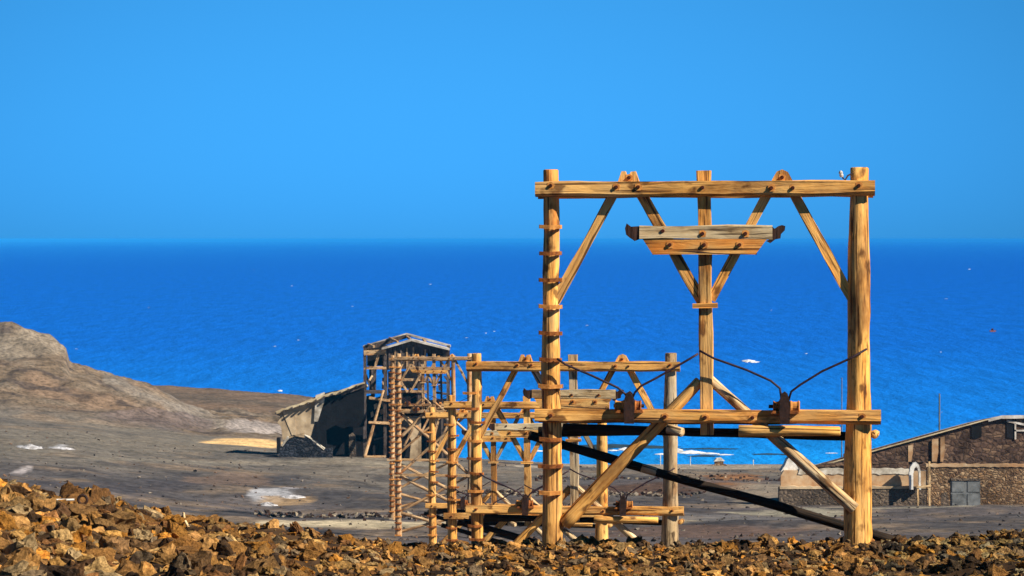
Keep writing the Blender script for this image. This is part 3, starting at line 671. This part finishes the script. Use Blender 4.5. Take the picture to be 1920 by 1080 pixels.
# stones over the plain
def reg_plain(rs): return rs.uniform(-60, 1980), rs.uniform(110, 355)
scatter('field_stones', 2600, smalls, lambda rs, px: 0.05+0.17*rs.random()**2.5, reg_plain, 3, 'scattered small stones on the grey ash plain', tones=[(0.12, 0.09, 0.08), (0.3, 0.25, 0.2), (0.06, 0.05, 0.05), (0.2, 0.12, 0.08)])
def reg_band(rs):
    a = rs.random()
    if a < 0.5: return rs.uniform(860, 1320), rs.normal(262, 3.5)
    if a < 0.8: return rs.uniform(480, 1000), rs.normal(205, 3)
    return rs.uniform(1000, 1500), rs.normal(300, 4)
scatter('stone_band', 900, smalls, lambda rs, px: rs.uniform(0.12, 0.34), reg_band, 4, 'low broken band of dark and pale stones across the middle of the plain', tones=[(0.07, 0.045, 0.035), (0.10, 0.05, 0.035), (0.38, 0.31, 0.22), (0.05, 0.04, 0.04), (0.24, 0.2, 0.16)])
# salt heaps on the plain
def heap(name, px, py, d, wx, wy, h, m, label, cat, seed=0):
    bm = bmesh.new(); o = P(px, py, d); N_ = 44; rings = []
    for i in range(7):
        t = i/6
        rings.append([bm.verts.new((wx*(1-t)*(0.8+.6*noise.noise((math.cos(a)*2, math.sin(a)*2, seed+t))+.5*noise.noise((math.cos(a)*7, math.sin(a)*7, seed*2+t*5)))*math.cos(a), wy*(1-t)*math.sin(a), h*(t**0.8)*(1+.3*noise.noise((math.cos(a)*1.5+seed, math.sin(a)*1.5, 3)))-0.1*(i == 0)))
                      for a in [2*math.pi*k/N_ for k in range(N_)]] if i < 6 else [bm.verts.new((0, 0, h))])
    for i in range(5):
        for k in range(N_): bm.faces.new((rings[i][k], rings[i][(k+1) % N_], rings[i+1][(k+1) % N_], rings[i+1][k]))
    for k in range(N_): bm.faces.new((rings[5][k], rings[5][(k+1) % N_], rings[6][0]))
    r = obj_bm(name, bm, m, None, Matrix.Translation(Vector((o.x, o.y, ground_z(o.x, o.y)))))
    return tag(r, label, cat)
heap('salt_heap', 56, 839, 290, 1.3, 1.2, 0.38, M['salt'], 'low white salt heap on the plain at far left', 'salt heap', 1)
heap('salt_heap', 113, 839, 296, 1.2, 1.0, 0.22, M['salt'], 'flat white salt heap just right of the taller one at far left', 'salt heap', 2)
heap('salt_heap', 500, 938, 232, 1.1, 1.4, 0.30, M['salt'], 'white crusted salt heap in the middle of the grey plain', 'salt heap', 4)
heap('salt_heap', 548, 926, 240, 1.1, 1.2, 0.22, M['salt'], 'smaller longish salt heap up right of the crusted one', 'salt heap', 6)

# ------------------------------------------------------------------ loading station (left building)
DS = 330.0; K = DS/F
S = empty('loading_station', P(690, 862, DS)); S.location.z = EYE-(864-448)*K
def s(px, py, y=0.0): return Vector(((px-690)*K, y, (864-py)*K))
def sp_(pts, y0, y1, name, m, par=None): return plate(name, [((x-690)*K, (864-y)*K) for x, y in pts], y0, y1, M[m], par or S)
tag(S, 'derelict salt loading station with pitched wooden tower over a long sloping shed', 'building')
def wall(pts, y, name, m, th=0.6): return sp_(pts, y, y+th, name, m)
wall([(530, 824), (527, 800), (520, 792), (526, 784), (522, 775), (570, 753), (605, 738), (608, 760), (604, 790), (596, 822), (545, 826)], 0.0, 'shed_wall', 'plaster')
dk = wall([(583, 850), (583, 822), (592, 790), (606, 760), (605, 738), (683, 722), (683, 799), (668, 803), (655, 799), (644, 804), (630, 797), (618, 803), (611, 808), (612, 850)], -0.06, 'shed_wall', 'shadewall')  # shaded part of the wall by colour; slanting edge follows the shadow
wall([(592, 741), (609, 735), (608, 752), (596, 790), (589, 790)], -0.2, 'pilaster', 'whitewash', 0.12)
wall([(655, 815), (661, 811), (667, 818), (668, 866), (654, 866)], -0.3, 'pillar', 'greybase', 0.3)
wall([(527, 766), (553, 764), (556, 822), (550, 822)], -0.06, 'buttress', 'plaster', 0.06)
# mono-pitch roof over the shed, thick edge seen from in front
def ragged(x0, x1, top, bot, amp, n, seed, slope=0.0):
    rr = random.Random(seed); P_ = [(x0, bot)]
    for i in range(n+1): P_.append((x0+(x1-x0)*i/n, top+slope*(i/n)+rr.uniform(-amp, amp)))
    return P_+[(x1, bot)]
def fall(o, k, y0):
    for v in o.data.vertices: v.co.z -= k*(v.co.y-y0)
    return o
def slab(name, a, b_, y0, y1, th, m, par=S):
    A, B = s(*a), s(*b_)
    return fall(plate(name, [(A.x, A.z), (B.x, B.z), (B.x, B.z-th), (A.x, A.z-th)], y0, y1, M[m], par), 0.09, y0)
rr_ = random.Random(4)
top_ = [(518+166*i/22, 771-56*i/22+rr_.uniform(-1.2, 1.0)) for i in range(23)]; bot_ = [(x_, y_+rr_.uniform(2.0, 6.5)) for x_, y_ in top_]
fall(sp_(top_+bot_[::-1], -0.7, 8.0, 'shed_roof', 'tanroof'), 0.09, -0.7)
for i in range(0, 22, 2): member('rafter_end', s(top_[i][0], top_[i][1]+4, -1.1), s(top_[i][0]+1, top_[i][1]+4, 0.2), M['old'], S, w=0.16, t=0.16)
sp_([(640, 735), (684, 719), (684, 726), (640, 742)], -0.3, 0.0, 'fascia', 'old')
wall([(600, 868), (600, 785), (735, 785), (735, 868)], 1.3, 'inner_shade', 'black', 0.3)  # black sheet painting the shade seen through the shed openings
# ruined front wall of blue grey stone with a pale coping
rw = sp_([(524, 858), (530, 834), (545, 818), (575, 814), (596, 824), (612, 838), (626, 836), (627, 868), (560, 868), (524, 868)], -3.2, -2.5, 'ruined_wall', 'stone')
for a, b_ in (((532, 832), (546, 817)), ((546, 817), (574, 813)), ((574, 813), (597, 828)), ((597, 828), (612, 838))):
    member('coping', s(*a, -2.85), s(*b_, -2.85), M['whitewash'] if a[0] != 546 else M['plaster'], rw, w=0.16, t=0.7, wob=0.3, step=0.5)
sp_([(520, 848), (520, 820), (526, 820), (527, 848)], -1.0, 0.2, 'corner_post', 'black')
# tower
T0, T1 = 0.3, 7.5
def beam(a, b_, y0, y1, w_, m='old', name='post', t_=None): return member(name, s(*a, y0), s(*b_, y1), M[m], S, w=w_, t=t_ or w_, wob=0.05, step=0.8)
for (x, yy) in ((684, T0), (693, T1), (722, T0), (742, T0), (786, T0), (840, T0), (838, T1), (764, T1), (718, T1)):
    beam((x, 866), (x, 652), yy, yy, 0.32)
beam((682, 690), (724, 690), T0, T0, 0.3, 'far', 'rail'); beam((682, 662), (724, 660), T0, T0, 0.5, 'far', 'rail')
beam((703, 688), (710, 664), T0, T0, 0.25, 'far', 'brace'); beam((682, 735), (722, 735), T0, T0, 0.35, 'old', 'rail')
beam((684, 668), (720, 668), T1, T1, 0.3, 'old', 'rail'); beam((690, 700), (700, 700), T1, T1, 0.3, 'old', 'rail')
wall([(686, 690), (700, 690), (699, 740), (686, 740)], T1, 'plank_wall_or_shade', 'old', 0.15)
wall([(716, 650), (722, 649), (724, 710), (716, 700)], T0+.4, 'plank_wall_or_shade', 'old', 0.15)
wall([(686, 657), (718, 651), (718, 688), (686, 688)], T0+2.5, 'plank_wall_or_shade', 'black', 0.15)  # black sheet for the shaded inside of the tower
wall([(722, 652), (773, 639), (840, 656), (840, 662), (826, 664), (812, 664), (800, 662), (800, 690), (722, 694)], T0-0.1, 'plank_wall_or_shade', 'old', 0.15)
wall([(800, 655), (838, 655), (838, 672), (800, 672)], T0+1.6, 'plank_wall_or_shade', 'black', 0.2)  # black sheet, interior shade put in as colour
for x in (730, 741, 752, 763, 775, 786, 797): beam((x, 692), (x, 650+abs(x-773)*0.22), T0-.17, T0-.17, 0.16, 'far' if x % 2 else 'old', 'batten', 0.07)
# roof: two gabled sheets, the front one lower
def gable(name, L_, top, R_, y0, y1, m):
    a, b_, c = s(*L_), s(*top), s(*R_)
    for q, (A, B) in enumerate(((a, b_), (b_, c))):
        plate(name, [(A.x, A.z), (B.x, B.z), (B.x, B.z-0.2), (A.x, A.z-0.2)], y0, y1, M[m], S)
gable('roof', (716, 652), (772, 635.5), (843, 653), -0.6, 1.6, 'sheet')
gable('roof', (674, 653), (757, 629), (842, 652), 7.6, 9.2, 'sheet')
for a, b_ in (((700, 651), (684, 650)), ((745, 642), (725, 638)), ((772, 640), (757, 634)), ((800, 647), (790, 641))):
    member('purlin', s(*a, 1.6), s(*b_, 7.6), M['far'], S, w=0.2, t=0.2)
sp_([(674, 654), (757, 631), (770, 634), (716, 652), (716, 660), (678, 662)], 7.0, 7.15, 'gable_board', 'old')
# underbuild: black sheets paint the interior shade between timber and broken plaster piers
wall([(684, 745), (694, 742), (700, 748), (724, 742), (735, 745), (735, 866), (684, 866)], T0+1.2, 'under_shade', 'black', 0.4)
wall([(735, 733), (790, 733), (792, 745), (806, 752), (846, 748), (846, 866), (735, 866)], T0+1.6, 'under_shade', 'black', 0.4)
wall([(724, 700), (790, 700), (790, 733), (724, 733)], T0+5, 'under_shade', 'black', 0.4)
wall([(770, 784), (784, 780), (784, 830), (783, 860), (768, 862), (771, 826), (765, 812)], T0-.5, 'plaster_pier', 'plaster')
wall([(784, 782), (789, 786), (790, 866), (783, 866)], T0-.45, 'plaster_pier', 'plaster')
wall([(736, 765), (772, 768), (772, 778), (736, 776)], T0-.4, 'beam_end', 'far')
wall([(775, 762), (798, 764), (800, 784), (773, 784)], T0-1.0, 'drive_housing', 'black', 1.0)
for a, b_ in (((692, 746), (735, 752)), ((700, 792), (742, 794)), ((740, 800), (784, 806)), ((742, 712), (790, 712)), ((735, 733), (800, 735)), ((806, 772), (846, 776))):
    beam(a, b_, T0-.2, T0-.2, 0.26, 'far', 'rail')
for a, b_ in (((756, 780), (775, 802)), ((775, 802), (758, 836)), ((790, 812), (806, 780)), ((812, 860), (838, 800)), ((806, 850), (822, 790)), ((742, 700), (764, 735)), ((790, 700), (770, 735))):
    beam(a, b_, T0-.6, T0-.4, 0.2, 'far', 'brace')
for q_ in range(26):                                # loose boards, broken battens and hanging slats of the wrecked tower
    x_ = random.uniform(690, 842); y_ = random.choice([random.uniform(655, 735), random.uniform(735, 850)]); an = random.choice([0, 0, 90, 90, 60, 120, 100])+random.uniform(-9, 9); ln = random.uniform(8, 26)
    ca_, sa_ = math.cos(math.radians(an)), math.sin(math.radians(an))
    beam((x_, y_), (x_+ln*ca_, y_-ln*sa_), T0+random.uniform(-.1, 1.0), T0+random.uniform(-.1, 1.0), random.uniform(.1, .22), random.choice(['far', 'old', 'old', 'pale']), 'loose_board', .08)
for (x, y, wd) in ((700, 760, 6), (712, 770, 5), (708, 785, 6), (694, 775, 4)):
    wall([(x, y), (x+wd, y-3), (x+wd+2, y+6), (x+1, y+9)], T0+.9, 'wall_stone', 'plaster', 0.3)
for (x0_, y0_, x1_, y1_, w_) in ((727, 742, 740, 868, .22), (752, 735, 748, 866, .2), (800, 690, 803, 770, .2), (826, 668, 830, 866, .2), (684, 700, 700, 745, .2), (716, 742, 700, 792, .18), (742, 664, 742, 735, .18), (812, 736, 838, 740, .22), (786, 716, 840, 719, .22), (700, 826, 735, 818, .18)):
    beam((x0_, y0_), (x1_, y1_), T0+.6, T0+.9, w_, 'old', 'stud')
# leaning pole, cross piece and a plank on the ground: separate things
lp = tag(member('leaning_pole', P(680, 868, DS-2.5), P(719, 732, DS-.2), M['far'], None, r=0.2, r1=0.13, step=0.6), 'long bleached pole leaning against the open side of the wooden tower', 'pole')
member('cross_piece', P(691, 792, DS-1.6), P(729, 793, DS-1.2), M['far'], None, w=0.22, t=0.2); bpy.context.view_layer.update()
cp = COL.objects['cross_piece']; cp.parent = lp; cp.matrix_parent_inverse = lp.matrix_basis.inverted()
x0 = P(683, 868, DS-2.5); gz = ground_z(x0.x, x0.y)+.12
tag(member('plank', (x0.x, x0.y, gz), (x0.x+2.2, x0.y+.2, gz), M['far'], None, w=0.2, t=0.3), 'pale plank lying on the ground at the foot of the leaning pole', 'plank')

# ------------------------------------------------------------------ salt store with long sloping roof (right)
DR = 235.0; KR = DR/F
R_ = empty('stone_warehouse', P(1890, 946, DR)); R_.location.z = EYE-(948-448)*KR
tag(R_, 'long low stone and board warehouse under one sloping roof at the right edge', 'building')
def rp(pts, y0, y1, name, m): return plate(name, [((x-1890)*KR, (948-y)*KR) for x, y in pts], y0, y1, M[m], R_)
rp(ragged(1738, 2060, 872, 955, 1.4, 60, 3), 0, 0.5, 'stone_wall', 'brownstone')
rp([(1736, 876)]+[(1736+i*8, 870+random.uniform(-1.2, 1.2)) for i in range(41)]+[(2062, 875)]+[(2056-i*8, 875.5+random.uniform(-1, 1)) for i in range(40)], -0.08, 0.55, 'coping', 'lowwall')
rp([(1545, 872), (1640, 846), (1700, 829), (1800, 802), (1858, 787), (1895, 784), (1930, 790), (2040, 820), (2180, 869), (2180, 885), (1545, 885)], 1.5, 2.0, 'gable_wall', 'board')
rp([(1585, 869), (1585, 853), (1738, 830), (1738, 869)], 1.4, 1.5, 'stone_wall', 'board')
for x, ww in ((1707, 9), (1752, 12), (1768, 8)): rp([(x, 868), (x, 838-(x-1707)*.25), (x+ww, 836-(x-1707)*.25), (x+ww, 850), (x+ww-3, 868)], 1.35, 1.5, 'plaster_patch', 'lowwall')
for a, b_, m_, th in (((1535, 876), (1858, 786.5), 'tanroof', 0.09), ((1884, 780.5), (1858, 787), 'sheet', 0.22), ((1884, 780.5), (1925, 780), 'sheet', 0.25), ((1925, 780), (2190, 868), 'tanroof', 0.12)):
    A, B = ((a[0]-1890)*KR, (948-a[1])*KR), ((b_[0]-1890)*KR, (948-b_[1])*KR)
    fall(plate('roof', [A, B, (B[0], B[1]-th), (A[0], A[1]-th)], 1.2, 13.0, M[m_], R_), 0.085, 1.2)
for q in ([(1827, 824), (1827, 803), (1846, 799), (1846, 821), (1836, 825)], [(1893, 824), (1893, 795), (1909, 795), (1909, 824)]):
    rp(q, 1.44, 1.5, 'window', 'black')
for q in ([(1908, 826), (1908, 796), (1911, 796), (1911, 826)], [(1908, 811), (1908, 808), (1930, 808), (1930, 811)], [(1893, 793), (1893, 789), (1930, 797), (1930, 801)]):
    rp(q, 1.38, 1.44, 'window_frame', 'sheet')

dr = rp([(1783, 950), (1783, 899), (1838, 899), (1838, 950)], -0.04, 0.0, 'door', 'bluedoor')
for q in ([(1785, 922), (1785, 903), (1807, 903), (1807, 922)], [(1785, 948), (1785, 926), (1807, 926), (1807, 948)], [(1814, 922), (1814, 903), (1836, 903), (1836, 922)], [(1814, 948), (1814, 926), (1836, 926), (1836, 948)]):
    p_ = plate('door_panel', [((x-1890)*KR, (948-y)*KR) for x, y in q], -0.08, -0.04, M['bluedoor'], dr)
rp([(1783, 901), (1783, 897), (1838, 897), (1838, 901)], -0.12, 0.0, 'lintel', 'greybase')
rp([(1765, 955), (1765, 925), (1776, 922), (1781, 955)], -0.02, 0.01, 'dark_stain', 'greybase')
# yard wall, with its white band, arch and bell-shaped white gable
Y_ = empty('yard_wall', P(1600, 948, DR-2)); Y_.location.z = EYE-(946-448)*(DR-2)/F
tag(Y_, 'low two tone yard wall of ochre plaster with a white top band behind the right gantry post', 'wall')
KY = (DR-2)/F
def yp(pts, y0, y1, name, m, par=None): return plate(name, [((x-1600)*KY, (946-y)*KY) for x, y in pts], y0, y1, M[m], par or Y_)
yp([(1460, 952), (1460, 914), (1735, 914), (1735, 952)], -0.5, 0.5, 'wall_base', 'greybase')
yp([(1464, 914), (1464, 892), (1470, 882), (1736, 884), (1736, 914)], 0.0, 0.4, 'wall_face', 'lowwall')
yp([(1496, 889)]+[(1500+i*6, 879+random.uniform(-1.6, 1.2)) for i in range(35)]+[(1706, 890)]+[(1703-i*6, 889+random.uniform(-1.5, 2)) for i in range(34)], -0.06, 0.46, 'white_band', 'whitewash')
yp([(1461, 916)]+[(1461+i*7, 911+random.uniform(-1.3, 1.3)) for i in range(40)]+[(1735, 915)], -0.56, 0.0, 'ledge', 'plaster')
yp([(1500, 884), (1540, 872), (1586, 868), (1706, 868), (1706, 879), (1500, 880)], 0.6, 1.2, 'rear_wall', 'board')
cone = plate('white_gable', [((x-1481)*KY, (882-y)*KY) for x, y in ((1464, 884), (1472, 872), (1476, 862), (1481, 857), (1487, 863), (1493, 872), (1500, 884))], 0, 1.6, M['white'], None, Matrix.Translation(P(1481, 882, DR-1.6)))
tag(cone, 'small white triangular gable rising above the left end of the yard wall', 'gable')
AR = P(1717, 918, DR-3.2)
arch_o = [(1706, 918), (1705, 888), (1707, 876), (1712, 869), (1718, 867), (1723, 872), (1726, 883), (1727, 918)]
arch_i = [(1723, 918), (1723, 888), (1721, 879), (1718, 875), (1714.5, 879), (1712.5, 889), (1712.5, 918)]
tag(plate('white_arch', [((x-1717)*KY, (918-y)*KY) for x, y in arch_o+arch_i], 0, 0.5, M['white'], None, Matrix.Translation(AR)), 'white arched doorway surround standing on the yard wall near the warehouse', 'arch')
FR = empty('timber_stand', P(1731, 955, DR-4)); FR.location.z = ground_z(FR.location.x, FR.location.y)
tag(FR, 'pale two legged timber stand in front of the white arch', 'stand')
for x in (-0.38, 0.45): member('leg', (x, 0, -.1), (x, 0, 3.2 if x > 0 else 1.5), M['pale'], FR, w=0.13, t=0.13)
member('cross_bar', (-0.5, -.08, 1.35), (0.55, -.08, 1.45), M['pale'], FR, w=0.14, t=0.08)
# thin poles
def thin_pole(px, y0, y1, d, r, m, label):
    a = P(px, y0, d); a.z = min(a.z, max(ground_z(a.x, a.y), -0.5) if d < 600 else 0)
    tag(cyl('thin_pole', a, P(px+.5, y1, d), r, M[m], None, 8, [(0, 1.3), (.2, 1.3), (.21, .8), (1, .6)]), label, 'pole')
thin_pole(1761, 870, 738, 262, 0.10, 'bluedoor', 'slender grey mast rising above the warehouse roof against the sea')
thin_pole(1578, 900, 708, 262, 0.06, 'bluedoor', 'slender pale mast just left of the right gantry post')
thin_pole(1412, 890, 862, 362, 0.08, 'white', 'short white stake on the shore left of the white gable')
thin_pole(1294, 890, 855, 362, 0.07, 'white', 'short white stake on the shore right of the second gantry')
thin_pole(1238, 890, 852, 362, 0.07, 'white', 'short white stake on the shore left of the second gantry right post')
# shore hut
H_ = P(1348, 876, 362); hz = ground_z(H_.x, H_.y)
hut = empty('shore_hut', (H_.x, H_.y, hz)); tag(hut, 'tiny brown hut with a white roof on the shoreline', 'hut')
plate('hut_wall', [(-.5, 0), (.5, 0), (.5, .55), (-.5, .5)], -0.4, 0.5, M['brownstone'], hut)
plate('hut_roof', [(-.62, .5), (-.3, .85), (.25, .9), (.65, .55)], -0.5, 0.6, M['white'], hut)
plate('stone_heap', [(-1.0, -.1), (1.0, -.1), (.7, .25), (-.8, .15)], -0.7, -0.4, M['brownstone'], hut)

# ------------------------------------------------------------------ on the water
def foam(px, py, wpx, hpx, seed):
    d = EYE*F/(py-448); bm = bmesh.new(); n = 26; ring = []
    for k in range(n):
        a = 2*math.pi*k/n; q = 1+0.5*noise.noise((math.cos(a)*2.2, math.sin(a)*2.2, seed))
        dd = EYE*F/(py-hpx*math.sin(a)*q-448)
        ring.append(bm.verts.new(((px+wpx*math.cos(a)*q-960)/F*dd, dd, 0.03+0.0*k)))
    c = bm.verts.new(((px-960)/F*d, d, 0.45*hpx/3))
    for k in range(n): bm.faces.new((ring[k], ring[(k+1) % n], c))
    bm2 = bm; return bm2
fb = bmesh.new()
def merge(bm, src):
    me = bpy.data.meshes.new('tmp'); src.to_mesh(me); src.free(); bm.from_mesh(me); bpy.data.meshes.remove(me)
for i, a in enumerate([(1403, 677, 12, 2.2), (1415, 679, 8, 1.2), (1270, 846, 16, 2.4), (1295, 849, 26, 2.2), (1330, 851, 22, 1.2), (1358, 853, 16, .8), (1172, 843, 14, 2), (1150, 845, 10, 1), (525, 733, 5, 1.2), (1560, 850, 12, .5),
                       (1240, 852, 12, 1), (1010, 846, 14, 1)]):
    merge(fb, foam(*a, i*2.3))
rw_ = random.Random(12)
for i in range(24):
    merge(fb, foam(rw_.uniform(0, 1920), rw_.choice([rw_.uniform(480, 700), rw_.uniform(560, 840)]), rw_.uniform(1.0, 3.0), rw_.uniform(.15, .5), 90+i*1.3))
tag(obj_bm('sea_foam', fb, M['foam']), 'white breaking foam on the blue water', 'foam', kind='stuff')
rb = bmesh.new()
for i, a in enumerate([(1150, 838, 120, 2.5), (1330, 842, 60, 1.0), (1320, 855.5, 30, 1.2), (1440, 852, 30, 1.0), (1100, 842, 50, 1.6), (1230, 840, 50, 1.2), (1475, 853, 12, .8)]):
    merge(rb, foam(*a, 40+i*1.9))
tag(obj_bm('reef', rb, M['reef']), 'dark low reef just under the water near the shore', 'reef', kind='stuff')
bo = P(1861, 622, EYE*F/(622-448)); B_ = empty('small_boat', (bo.x, bo.y, 0)); tag(B_, 'tiny dark reddish boat far out on the sea at right', 'boat')
plate('hull', [(-.7, 0), (.7, 0), (1.0, .4), (.6, .36), (-.6, .36), (-.9, .4)], -0.4, .4, M['rust'], B_)
plate('cabin', [(-.35, .36), (.25, .36), (.2, .9), (-.3, .9)], -0.3, .4, M['bolt'], B_)

# ------------------------------------------------------------------ haze over land and sea
bm = bmesh.new(); bmesh.ops.create_cube(bm, size=1.0)
for v in bm.verts: v.co = Vector((v.co.x*140000, v.co.y*100000+49000, v.co.z*28.6+13.0))
m = bpy.data.materials.new('sea_air'); m.use_nodes = True; N = m.node_tree.nodes; N.clear()
o_ = N.new('ShaderNodeOutputMaterial'); pv = N.new('ShaderNodeVolumePrincipled')
pv.inputs['Color'].default_value = (0.035, 0.40, 0.82, 1); pv.inputs['Density'].default_value = 0.00008; pv.inputs['Anisotropy'].default_value = -0.4
m.node_tree.links.new(pv.outputs[0], o_.inputs['Volume'])
tag(obj_bm('haze', bm, m), 'thin blue sea haze', 'haze', kind='stuff')
